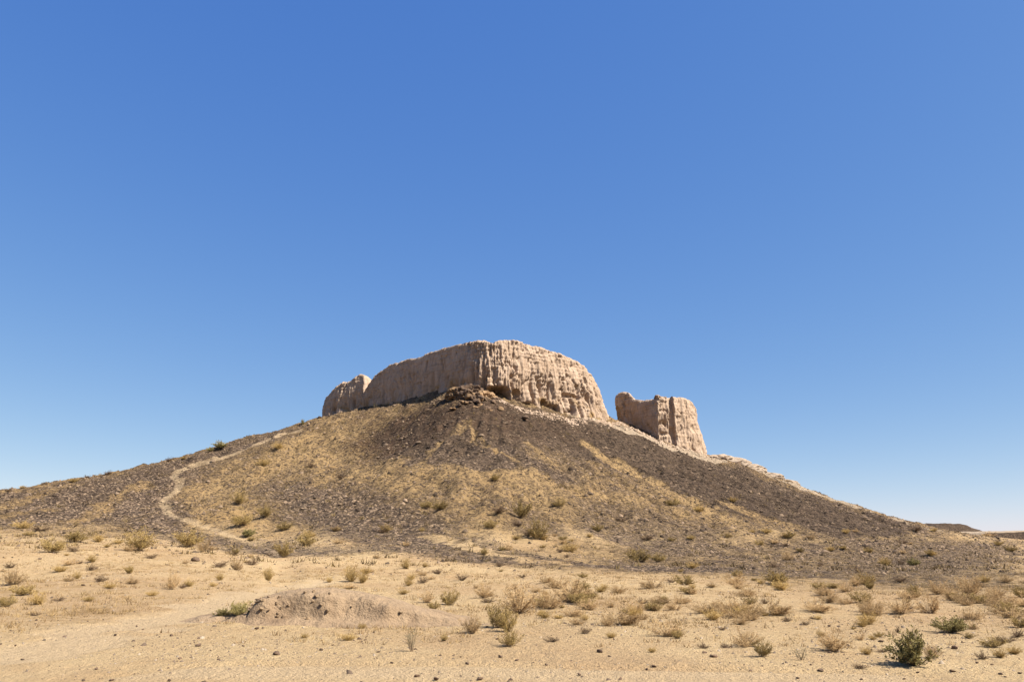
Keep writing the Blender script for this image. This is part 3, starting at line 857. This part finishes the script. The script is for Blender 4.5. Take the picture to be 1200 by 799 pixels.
# ------------------------------------------------------------------ shrubs
class Twigs:
    def __init__(s): s.V, s.F, s.n = [], [], 0
    def tube(s, pts, r0, r1):
        pts = np.asarray(pts); m = len(pts)
        d = pts[-1] - pts[0]; d = d / (np.linalg.norm(d) + 1e-9)
        a = np.cross(d, [0.3, 0.5, 0.81]); a /= np.linalg.norm(a) + 1e-9
        b = np.cross(d, a)
        rad = np.linspace(r0, r1, m)
        for k in range(3):
            th = k * 2.0944
            s.V.append(pts + rad[:, None] * (math.cos(th) * a + math.sin(th) * b)[None])
        f = []
        for k in range(3):
            k2 = (k + 1) % 3
            for i in range(m - 1):
                f += [(s.n + k * m + i, s.n + k2 * m + i, s.n + k2 * m + i + 1), (s.n + k * m + i, s.n + k2 * m + i + 1, s.n + k * m + i + 1)]
        s.F += f
        s.n += 3 * m
    def leaf(s, p, d, n, L, w):
        d = d / np.linalg.norm(d); sd = np.cross(d, n); sd /= np.linalg.norm(sd) + 1e-9
        s.V.append(np.array([p, p + d * L * 0.5 + sd * w, p + d * L, p + d * L * 0.5 - sd * w]))
        s.F += [(s.n, s.n + 1, s.n + 2), (s.n, s.n + 2, s.n + 3)]
        s.n += 4
    def mesh(s, name, mat):
        me = mesh_from(name, np.concatenate(s.V), np.array(s.F), False)
        me.materials.append(mat)
        return me

KIND = {  # stems, spread, twigs per stem, twig len, twig r, leaves per twig, leaf len, low
    'dry':    dict(st=30, sp=1.25, tw=22, tl=0.26, r=0.0068, lf=1, ll=0.05, lw=0.008, st_r=0.010),
    'straw':  dict(st=90, sp=1.05, tw=4, tl=0.22, r=0.008, lf=1, ll=0.10, lw=0.012, st_r=0.010),
    'olive':  dict(st=28, sp=1.1, tw=17, tl=0.26, r=0.0065, lf=4, ll=0.06, lw=0.014, st_r=0.011),
    'green':  dict(st=34, sp=1.15, tw=19, tl=0.25, r=0.006, lf=8, ll=0.06, lw=0.016, st_r=0.016),
    'sparse': dict(st=12, sp=0.7, tw=8, tl=0.28, r=0.0055, lf=1, ll=0.05, lw=0.008, st_r=0.013),
    'brown':  dict(st=26, sp=1.25, tw=12, tl=0.28, r=0.009, lf=1, ll=0.05, lw=0.015, st_r=0.018),
}
def shrub_proto(kind, seed):
    k = KIND[kind]
    r = np.random.default_rng(seed)
    stems, fol = Twigs(), Twigs()
    lean = r.normal(0, 0.12, 2)
    for i in range(k['st']):
        az = r.uniform(0, 6.283)
        tilt = k['sp'] * math.sqrt(r.uniform(0.01, 1.0))
        L = r.uniform(0.65, 1.05) * (1 - 0.18 * tilt)
        d = np.array([math.sin(tilt) * math.cos(az) + lean[0], math.sin(tilt) * math.sin(az) + lean[1], math.cos(tilt)])
        d /= np.linalg.norm(d)
        p0 = np.array([r.normal(0, 0.07), r.normal(0, 0.07), -0.04])
        bend = r.normal(0, 0.10, 3); bend[2] = r.uniform(-0.05, 0.12)
        ts = np.linspace(0, 1, 4)
        pts = p0 + d * L * ts[:, None] + bend * (ts ** 2)[:, None]
        (fol if kind == 'straw' else stems).tube(pts, k['st_r'], k['st_r'] * 0.3)
        for j in range(k['tw']):
            t = r.uniform(0.22, 1.0)
            p = p0 + d * L * t + bend * t * t
            dd = d + r.normal(0, 0.8, 3); dd[2] = abs(dd[2]) * 0.7 + 0.05
            dd /= np.linalg.norm(dd)
            l = k['tl'] * r.uniform(0.5, 1.15) * (1.1 - 0.4 * t)
            bd = r.normal(0, 0.05, 3)
            q = np.array([p, p + dd * l * 0.5 + bd, p + dd * l])
            fol.tube(q, k['r'], k['r'] * 0.45)
            for m in range(k['lf']):
                u = r.uniform(0.2, 1.0)
                ld = dd + r.normal(0, 0.7, 3)
                fol.leaf(p + dd * l * u, ld, r.normal(size=3), k['ll'] * r.uniform(0.6, 1.3), k['lw'])
    if not stems.F:
        for i in range(6):
            az = i * 1.05
            stems.tube(np.array([[0, 0, -0.04], [0.03 * math.cos(az), 0.03 * math.sin(az), 0.1], [0.1 * math.cos(az), 0.1 * math.sin(az), 0.35]]), 0.012, 0.005)
    return stems.mesh('stems', M_STEM), fol.mesh('foliage', M_FOL[kind])
PROTO = {k: [shrub_proto(k, 100 * i + j) for j in range(5)] for i, k in enumerate(KIND)}

NAME = {'dry': 'desert_shrub', 'straw': 'grass_tussock', 'olive': 'olive_shrub', 'green': 'green_shrub', 'sparse': 'sparse_shrub', 'brown': 'dry_brush'}
WORD = {'dry': 'tan leafless twiggy shrub', 'straw': 'golden dry grass tussock', 'olive': 'olive yellow leafy shrub', 'green': 'dark green bushy shrub', 'sparse': 'thin grey green shrub', 'brown': 'low dark brown brush'}
CAT = {'dry': 'shrub', 'straw': 'grass tussock', 'olive': 'shrub', 'green': 'shrub', 'sparse': 'shrub', 'brown': 'brush'}
def zone(px, py, g):
    if py < 575 and px < 300: return 'on the skyline of the left spur'
    hz = float(bilin(cx, cy, CZ, np.array([g[0]]), np.array([g[1]]))[0])
    if hz > 2.2: return 'on the dark stony slope of the hill'
    if g[0] < -5.5 and g[1] < 200:
        return 'on the pale sand beside the track left of the mound' if g[1] < 32 else 'on the pale sand along the foot of the left spur'
    if g[1] > 36: return 'on the gravelly flat at the foot of the hill'
    if g[1] > 24: return 'on the sand between the shrub belt and the hill'
    if g[1] > 17: return 'in the shrub belt on the sand right of the mound'
    return 'on bare sand at the front edge of the shrub belt'
def shrub(px, py, w, h, kind, label=None, g=None):
    if g is None:
        g = ground(px, py)
        t = py
        while g is None and t < py + 12:
            t += 1.0; g = ground(px, t)
    if g is None: return None
    u = g[1] / F * 1.03
    hz, wz = h * u, w * u
    root = link(NAME[kind], None)
    root.location = g
    st, fo = random.choice(PROTO[kind])
    dims = np.array([v.co[:] for v in fo.vertices]) if fo.name not in DIM else None
    if dims is not None:
        lo, hi = dims.min(0), dims.max(0)
        DIM[fo.name] = (0.5 * ((hi - lo)[0] + (hi - lo)[1]) * 0.86, hi[2] * 0.92)
    dw, dh = DIM[fo.name]
    root.scale = (wz / dw, wz / dw, hz / dh)
    root.rotation_euler = (0, 0, random.uniform(0, 6.28))
    link('stems', st, None, root)
    link('foliage', fo, None, root)
    z = zone(px, py, g)
    if label:
        tag(root, label, CAT[kind])
    else:
        size = 'broad ' if w >= 30 else ('small ' if w < 14 else '')
        tag(root, size + WORD[kind] + ' ' + z, CAT[kind], size + WORD[kind].replace('brush', 'brushwood') + ' group ' + z)
    return root
DIM = {}
# px, py of the foot, width, height, kind, own label
SHRUBS = [
    (1071, 779, 52, 38, 'green', 'large dark green shrub standing alone beside a tan shrub at the sand track'),
    (1094, 771, 18, 20, 'dry', 'small tan shrub pressed against the large dark green shrub'),
    (1115, 741, 38, 17, 'green', 'low spreading dark green shrub behind the large green one'),
    (553, 742, 27, 24, 'dry', 'rounded pinkish brown shrub on a short bare trunk with a long shadow'),
    (581, 735, 26, 28, 'olive', 'upright olive shrub with a visible dark stem between tan shrubs'),
    (597, 740, 22, 26, 'olive', None), (598, 757, 26, 19, 'olive', 'olive brown shrub at the front edge of the shrub belt'),
    (483, 763, 20, 24, 'sparse', 'wispy grey green sprig alone on bare sand'),
    (607, 718, 40, 32, 'dry', None), (643, 713, 34, 20, 'dry', None), (669, 705, 42, 25, 'dry', None),
    (529, 709, 21, 19, 'olive', None), (500, 706, 20, 14, 'dry', None), (508, 714, 15, 9, 'olive', None), (520, 751, 9, 8, 'olive', None),
    (568, 700, 22, 16, 'dry', None), (573, 706, 18, 6, 'brown', None), (477, 666, 14, 13, 'straw', None), (478, 686, 11, 11, 'straw', None), (472, 696, 17, 7, 'straw', None), (494, 674, 15, 7, 'dry', None),
    (728, 731, 38, 22, 'dry', None), (712, 733, 18, 12, 'dry', None), (677, 732, 21, 10, 'dry', None), (686, 742, 15, 9, 'brown', None), (645, 752, 18, 6, 'brown', None), (690, 709, 11, 8, 'brown', None), (715, 747, 15, 8, 'straw', None),
    (781, 745, 40, 17, 'dry', None), (793, 748, 16, 10, 'olive', None), (764, 764, 13, 6, 'straw', None), (724, 694, 20, 8, 'dry', None), (775, 707, 28, 11, 'dry', None), (768, 715, 18, 8, 'straw', None), (753, 707, 14, 7, 'brown', None), (639, 724, 18, 9, 'straw', None),
    (749, 658, 28, 17, 'olive', None), (771, 658, 18, 12, 'olive', None), (787, 682, 14, 5, 'brown', None), (865, 676, 13, 10, 'olive', None), (909, 684, 27, 17, 'olive', None), (960, 690, 20, 8, 'olive', None), (976, 689, 18, 7, 'olive', None),
    (860, 716, 44, 18, 'dry', None), (826, 718, 38, 12, 'dry', None), (905, 720, 38, 21, 'dry', None), (958, 716, 36, 15, 'dry', None), (880, 708, 16, 9, 'olive', None), (873, 757, 38, 21, 'dry', None), (892, 769, 21, 19, 'olive', 'green tinged shrub in front of a wide tan shrub near the track'),
    (939, 773, 15, 15, 'sparse', 'small brown shrub on a single thin stem by the track'), (977, 762, 42, 25, 'dry', 'dense rounded tan shrub beside the single stemmed shrub'), (824, 759, 17, 6, 'brown', None), (852, 759, 16, 5, 'brown', None), (945, 732, 10, 5, 'brown', None), (923, 728, 14, 6, 'brown', None), (846, 738, 12, 5, 'brown', None), (907, 665, 18, 7, 'brown', None),
    (1022, 717, 34, 21, 'dry', None), (1058, 719, 36, 19, 'dry', None), (1090, 718, 28, 27, 'dry', None), (1100, 696, 24, 15, 'dry', None), (1164, 705, 21, 19, 'dry', None), (1116, 703, 24, 12, 'dry', None), (1131, 709, 22, 9, 'dry', None), (1171, 712, 26, 11, 'dry', None), (1138, 726, 30, 14, 'dry', None), (1187, 724, 30, 13, 'dry', None),
    (1164, 758, 26, 13, 'olive', None), (1151, 772, 16, 9, 'brown', None), (1172, 770, 17, 11, 'straw', None), (1187, 766, 20, 11, 'straw', None), (1016, 766, 15, 9, 'straw', None), (1007, 783, 18, 6, 'brown', None), (1033, 764, 15, 5, 'brown', None), (1052, 741, 7, 8, 'brown', None),
    (1071, 662, 15, 8, 'green', None), (1056, 661, 12, 7, 'brown', None), (1007, 671, 11, 8, 'brown', None), (1003, 686, 18, 12, 'dry', None), (1020, 690, 13, 10, 'olive', None), (1055, 682, 18, 7, 'brown', None), (1012, 734, 20, 10, 'straw', None),
    (1128, 690, 10, 10, 'olive', None), (1192, 746, 18, 10, 'brown', None), (1180, 752, 26, 8, 'brown', None), (1195, 735, 18, 14, 'olive', None),
    (27, 619, 24, 11, 'straw', None), (47, 622, 22, 6, 'brown', None), (90, 635, 25, 15, 'olive', None), (115, 635, 17, 10, 'straw', None), (60, 647, 26, 17, 'olive', None), (160, 645, 34, 26, 'olive', None), (151, 646, 14, 9, 'dry', None), (176, 654, 16, 6, 'brown', None), (222, 641, 32, 20, 'olive', None), (241, 646, 22, 17, 'dry', None),
    (82, 662, 17, 8, 'dry', None), (72, 670, 20, 9, 'straw', None), (110, 668, 15, 7, 'brown', None), (119, 681, 15, 8, 'brown', None), (80, 681, 16, 7, 'dry', None), (91, 678, 14, 9, 'straw', None), (152, 672, 13, 9, 'olive', None), (155, 684, 17, 9, 'dry', None), (200, 690, 20, 22, 'dry', None), (222, 687, 14, 9, 'straw', None), (214, 689, 9, 6, 'brown', None),
    (16, 685, 28, 22, 'dry', 'bare branched shrub leaning right on the pale sand'), (26, 697, 23, 13, 'olive', None), (46, 708, 19, 15, 'straw', None), (7, 711, 20, 13, 'olive', None), (68, 704, 15, 5, 'brown', None), (40, 721, 15, 4, 'brown', None), (178, 698, 16, 7, 'straw', None), (128, 689, 16, 7, 'straw', None), (104, 704, 16, 7, 'straw', None),
    (334, 653, 23, 18, 'olive', None), (278, 668, 17, 17, 'dry', None), (257, 664, 19, 8, 'brown', None), (314, 680, 13, 17, 'straw', None), (412, 681, 22, 20, 'straw', None), (424, 683, 14, 16, 'straw', None), (290, 629, 13, 8, 'green', None), (357, 639, 22, 16, 'olive', None), (357, 747, 13, 6, 'straw', None), (408, 750, 21, 9, 'straw', None), (424, 736, 11, 7, 'straw', None), (250, 687, 12, 5, 'straw', None), (411, 689, 17, 6, 'dry', None), (386, 682, 10, 7, 'straw', None),
    (280, 591, 19, 17, 'olive', None), (284, 616, 23, 15, 'olive', None), (310, 606, 17, 15, 'olive', None), (292, 628, 15, 8, 'green', None), (333, 621, 17, 11, 'olive', None), (309, 546, 22, 10, 'straw', None), (326, 526, 16, 9, 'straw', None), (365, 548, 14, 7, 'brown', None), (400, 561, 13, 7, 'brown', None), (515, 598, 19, 12, 'olive', None), (500, 596, 16, 9, 'olive', None),
    (580, 563, 12, 9, 'olive', None), (575, 619, 18, 11, 'olive', None), (610, 607, 24, 20, 'olive', None), (630, 632, 24, 26, 'olive', None), (655, 594, 16, 11, 'olive', None), (668, 647, 24, 13, 'straw', None), (728, 611, 16, 7, 'brown', None), (757, 633, 15, 8, 'brown', None), (788, 593, 18, 9, 'olive', None), (618, 628, 16, 10, 'brown', None), (584, 601, 22, 10, 'brown', None), (604, 616, 18, 7, 'brown', None), (567, 650, 10, 10, 'olive', None), (860, 588, 14, 7, 'straw', None), (700, 622, 16, 9, 'olive', None), (740, 650, 18, 8, 'brown', None), (820, 600, 16, 9, 'straw', None), (925, 630, 16, 9, 'olive', None), (950, 632, 14, 8, 'dry', None),
    (258, 525, 18, 9, 'green', 'dark green shrub breaking the skyline of the left spur'), (246, 529, 8, 6, 'green', 'small green shrub on the skyline next to the larger one'), (354, 498, 6, 7, 'green', 'tiny green shrub on the crest at the upper end of the path'),
    (198, 541, 10, 6, 'brown', None), (215, 538, 9, 4, 'straw', None), (127, 556, 11, 5, 'brown', None), (86, 565, 14, 5, 'straw', None), (9, 576, 7, 5, 'brown', None), (26, 572, 8, 4, 'straw', None), (51, 568, 6, 4, 'brown', None), (102, 560, 7, 4, 'brown', None), (440, 478, 9, 5, 'sparse', 'grey green shrub at the foot of the shaded fortress wall'), (461, 474, 8, 5, 'sparse', 'pale shrub at the wall foot closer to the fortress corner'),
]
for px, py, w, h, kind, lab in SHRUBS:
    shrub(px, py, w, h, kind, lab)
for dx, w_, h_, lab in ((-1.78, 26, 15, 'flat dark green shrub growing on the end of the earth mound'), (-2.15, 20, 9, 'smaller green shrub trailing off the low end of the earth mound')):
    gpt = np.array([mound_c[0] + dx, mound_c[1] - 0.35, 0.0]); gpt[2] = float(height(gpt[0], gpt[1])) + 0.10
    shrub(0, 0, w_, h_, 'green', lab, gpt)
r = np.random.default_rng(77)
count = 0
while count < 120:
    px, py = r.uniform(0, 1200), 622 + 130 * r.uniform(0, 1) ** 1.3
    if px < 450 and py > 700: continue
    if 420 < px < 560 and py > 690: continue
    if noise(px / 90, py / 25, 3.3) < -0.08: continue
    g = ground(px, py)
    if g is None: continue
    j, i = int(np.argmin(np.abs(gy - g[1]))), int(np.argmin(np.abs(gx - g[0])))
    if track[j, i] > 0.3: continue
    w = r.uniform(7, 16)
    shrub(px, py, w, w * r.uniform(0.4, 0.65), str(r.choice(['straw', 'dry', 'brown', 'olive', 'straw'])), None, g)
    count += 1

count = 0
while count < 75:
    px, py = r.uniform(600, 1205), r.normal(708, 14)
    if not 676 < py < 752 or noise(px / 70, py / 20, 8.8) < -0.05: continue
    w = r.uniform(13, 30)
    shrub(px, py, w, w * r.uniform(0.4, 0.65), str(r.choice(['dry', 'dry', 'dry', 'straw', 'olive'])))
    count += 1

# ------------------------------------------------------------------ single rocks
RK = [(1116, 787, 11), (325, 767, 12), (233, 757, 8), (201, 745, 5), (76, 746, 6), (135, 745, 5), (130, 798, 7), (198, 798, 5), (233, 748, 5), (376, 762, 5), (390, 756, 5), (511, 797, 8), (488, 793, 9), (586, 770, 6), (606, 774, 6), (548, 778, 6), (563, 796, 10),
      (679, 791, 7), (766, 781, 7), (758, 785, 5), (714, 769, 5), (702, 764, 9), (961, 786, 10), (935, 795, 6), (931, 780, 4), (950, 779, 4), (1076, 788, 5), (1172, 790, 6), (1178, 793, 5), (1145, 777, 5), (1033, 752, 8), (1118, 760, 9), (97, 686, 7), (229, 657, 14), (26, 773, 6), (113, 784, 6), (443, 764, 5), (211, 772, 5), (301, 737, 7), (308, 732, 6), (261, 718, 5),
      (972, 734, 5), (983, 738, 5), (1195, 789, 6), (836, 770, 9), (826, 765, 6), (47, 655, 6), (160, 734, 4), (540, 770, 4), (880, 786, 5), (640, 779, 5), (583, 749, 5), (12, 739, 4), (18, 757, 4), (285, 757, 5), (438, 741, 4), (459, 777, 5), (727, 796, 6), (1010, 796, 5), (1060, 796, 5)]
OWN = {0: 'dark angular rock on the sand in front of the large green shrub', 1: 'flat brown rock on the sand in front of the earth mound', 33: 'squat dark brown boulder under a tan shrub on the left sand'}
for i, (px, py, w) in enumerate(RK):
    o = put_rock(px, py, w, ROCKS, i, random.uniform(0.75, 1.1), 0.2)
    if o is None: continue
    if i in OWN: tag(o, OWN[i], 'rock')
    else: tag(o, 'small dark stone lying loose on the open sand', 'rock', 'loose stones on the sand')

# ------------------------------------------------------------------ gravel, pebbles, dry litter
def scatter_stones(name, X, Y, size, tone, mat, flat=0.6):
    n = len(X)
    r = np.random.default_rng(len(name))
    # five-cornered lumps bedded in the ground
    base = np.array([(1, 0, -0.35), (0, 1, -0.35), (-1, 0, -0.35), (0, -1, -0.35), (0.35, 0.1, 0.9), (-0.4, -0.1, 0.8)], float)
    tri = np.array([(0, 1, 4), (1, 5, 4), (1, 2, 5), (2, 3, 5), (3, 4, 5), (3, 0, 4)])
    V = base[None] * r.uniform(0.6, 1.25, (n, 6, 1)) + r.normal(0, 0.18, (n, 6, 3))
    th = r.uniform(0, 6.28, n)
    c, s = np.cos(th)[:, None], np.sin(th)[:, None]
    x, y, z = V[..., 0].copy(), V[..., 1] * 0.8, V[..., 2] * flat
    sz = size[:, None]
    P = np.stack([(x * c - y * s) * sz + X[:, None], (x * s + y * c) * sz + Y[:, None], z * sz + (height(X, Y) + 0.15 * size)[:, None]], -1)
    Fc = (tri[None] + 6 * np.arange(n)[:, None, None]).reshape(-1, 3)
    me = mesh_from(name, P.reshape(-1, 3), Fc)
    vattr(me, 'tone', np.repeat(tone, 6))
    o = link(name, me, mat)
    o['kind'] = 'stuff'
    return o

r = np.random.default_rng(5)
n = 44000
Y = 7.0 * (42 / 7.0) ** r.uniform(0, 1, n); X = r.uniform(-1, 1, n) * (0.72 * Y + 3)
sz = 0.0045 + 0.014 * r.exponential(0.55, n) * (Y / 14) ** 0.5
sz = np.clip(sz, 0.004, 0.06)
keep = r.uniform(0, 1, n) < np.clip(0.45 + 1.5 * noise(X / 3.0, Y / 4.0, 66.0), 0.06, 1) * (1 - 0.75 * np.clip(bilin(gx, gy, track, X, Y), 0, 1))
X, Y, sz = X[keep], Y[keep], sz[keep]
n = len(X)
tag(scatter_stones('pebbles', X, Y, sz, np.where(r.uniform(0, 1, n) < 0.68, r.uniform(0, 0.4, n), r.uniform(0.5, 1, n)), M_PEBBLE), 'scattered small pebbles over the open sand', 'pebbles')
# hillside rubble lies where the gravel is
n = 190000
Y = r.uniform(42, 152, n); X = r.uniform(-105, 112, n)
gv = bilin(gx, gy, gravel, X, Y); tv = bilin(gx, gy, np.clip(track + pale, 0, 1), X, Y)
keep = (r.uniform(0, 1, n) < np.clip(gv * 0.85, 0.05, 1) * (1 - 0.95 * tv)) & (np.abs(X) < 0.68 * Y + 4)
X, Y, gv = X[keep], Y[keep], gv[keep]
n = len(X)
sz = np.clip(0.05 + 0.075 * r.exponential(0.8, n), 0.04, 0.42) * np.clip(Y / 95, 0.45, 1.1)
tone = np.clip(r.beta(1.3, 2.0, n) * 1.25 * (1 - 0.4 * bilin(gx, gy, dark, X, Y)), 0, 1)
tag(scatter_stones('hillside_rubble', X, Y, sz, tone, M_GRAVEL), 'dark stony rubble covering the slopes of the hill', 'rubble')

n = 2200
t = r.uniform(0, 1, n)
line = np.concatenate([[at(px, 480, Y_)[:2] for px, Y_ in ((580, 124.5), (610, 127.2), (640, 130.3), (670, 133.2), (700, 137), (722, 141))], [at(px, 510, Y_)[:2] for px, Y_ in ((745, 142.5), (770, 139.3), (800, 142.3), (832, 146))]])
X = np.interp(t * 9, np.arange(10), line[:, 0]); Y = np.interp(t * 9, np.arange(10), line[:, 1])
off = r.exponential(0.7, n)
X = X + 0.45 * off + r.normal(0, 0.3, n); Y = Y - 0.8 * off + r.normal(0, 0.3, n)
o = scatter_stones('fallen_brick_rubble', X, Y, np.clip(0.06 + 0.09 * r.exponential(0.8, n), 0.05, 0.5), np.full(n, 0.5), M_CLAY, 0.8)
tag(o, 'pale fallen brick rubble strewn along the foot of the ruined walls', 'rubble')

# short dead grass and litter between the shrubs
def tufts(name, X, Y, hgt, tone, mat, nb, label, cat, wide=0.10):
    n = len(X)
    az = r.uniform(0, 6.28, (n, nb)); tl = r.uniform(0.2, 1.35, (n, nb)); L = hgt[:, None] * r.uniform(0.6, 1.3, (n, nb))
    bx = X[:, None] + r.normal(0, 0.5, (n, nb)) * hgt[:, None]; by = Y[:, None] + r.normal(0, 0.5, (n, nb)) * hgt[:, None]
    bz = height(bx, by) - 0.01
    tx, ty, tz = bx + L * np.sin(tl) * np.cos(az), by + L * np.sin(tl) * np.sin(az), bz + L * np.cos(tl)
    wv = wide * hgt[:, None] * np.ones((1, nb))
    wa = r.uniform(0, 6.28, (n, nb))
    P = np.stack([np.stack([bx - wv * np.sin(wa), by + wv * np.cos(wa), bz], -1), np.stack([bx + wv * np.sin(wa), by - wv * np.cos(wa), bz], -1), np.stack([tx, ty, tz], -1)], 2).reshape(-1, 3)
    me = mesh_from(name, P, np.arange(len(P)).reshape(-1, 3))
    vattr(me, 'tone', np.repeat(tone, nb * 3))
    tag(link(name, me, mat), label, cat, kind='stuff')
n = 80000
Y = 14 * (95 / 14.0) ** r.uniform(0, 1, n); X = r.uniform(-1, 1, n) * (0.70 * Y + 3)
sv = bilin(gx, gy, straw * (1 - 0.7 * np.clip(gravel, 0, 1)), X, Y) * (0.42 + noise(X / 2.2, Y / 2.2, 6.0) * 2.2)
keep = r.uniform(0, 1, n) < np.clip(sv, 0, 1)
X, Y = X[keep], Y[keep]
n = len(X)
tufts('dry_grass', X, Y, (0.03 + 0.05 * r.exponential(0.8, n)).clip(0.03, 0.12) * (0.75 + Y / 60), np.clip(r.beta(1.4, 1.6, n), 0, 1), M_LITTER, 13, 'short dead straw coloured grass between the shrubs', 'dry grass', 0.055)
n = 9000
Y = r.uniform(48, 150, n); X = r.uniform(-100, 110, n)
keep = (np.abs(X) < 0.68 * Y + 4) & (r.uniform(0, 1, n) < 0.35 + 1.2 * noise(X / 7, Y / 9, 16.0) + 0.5 * bilin(gx, gy, gold, X, Y)) & (bilin(gx, gy, track + pale, X, Y) < 0.3)
X, Y = X[keep], Y[keep]
n = len(X)
tufts('hillside_scrub', X, Y, r.uniform(0.12, 0.42, n), np.clip(r.beta(1.2, 2.0, n), 0, 1), M_SCRUB, 18, 'sparse low brown scrub speckling the hill slopes', 'scrub', 0.08)
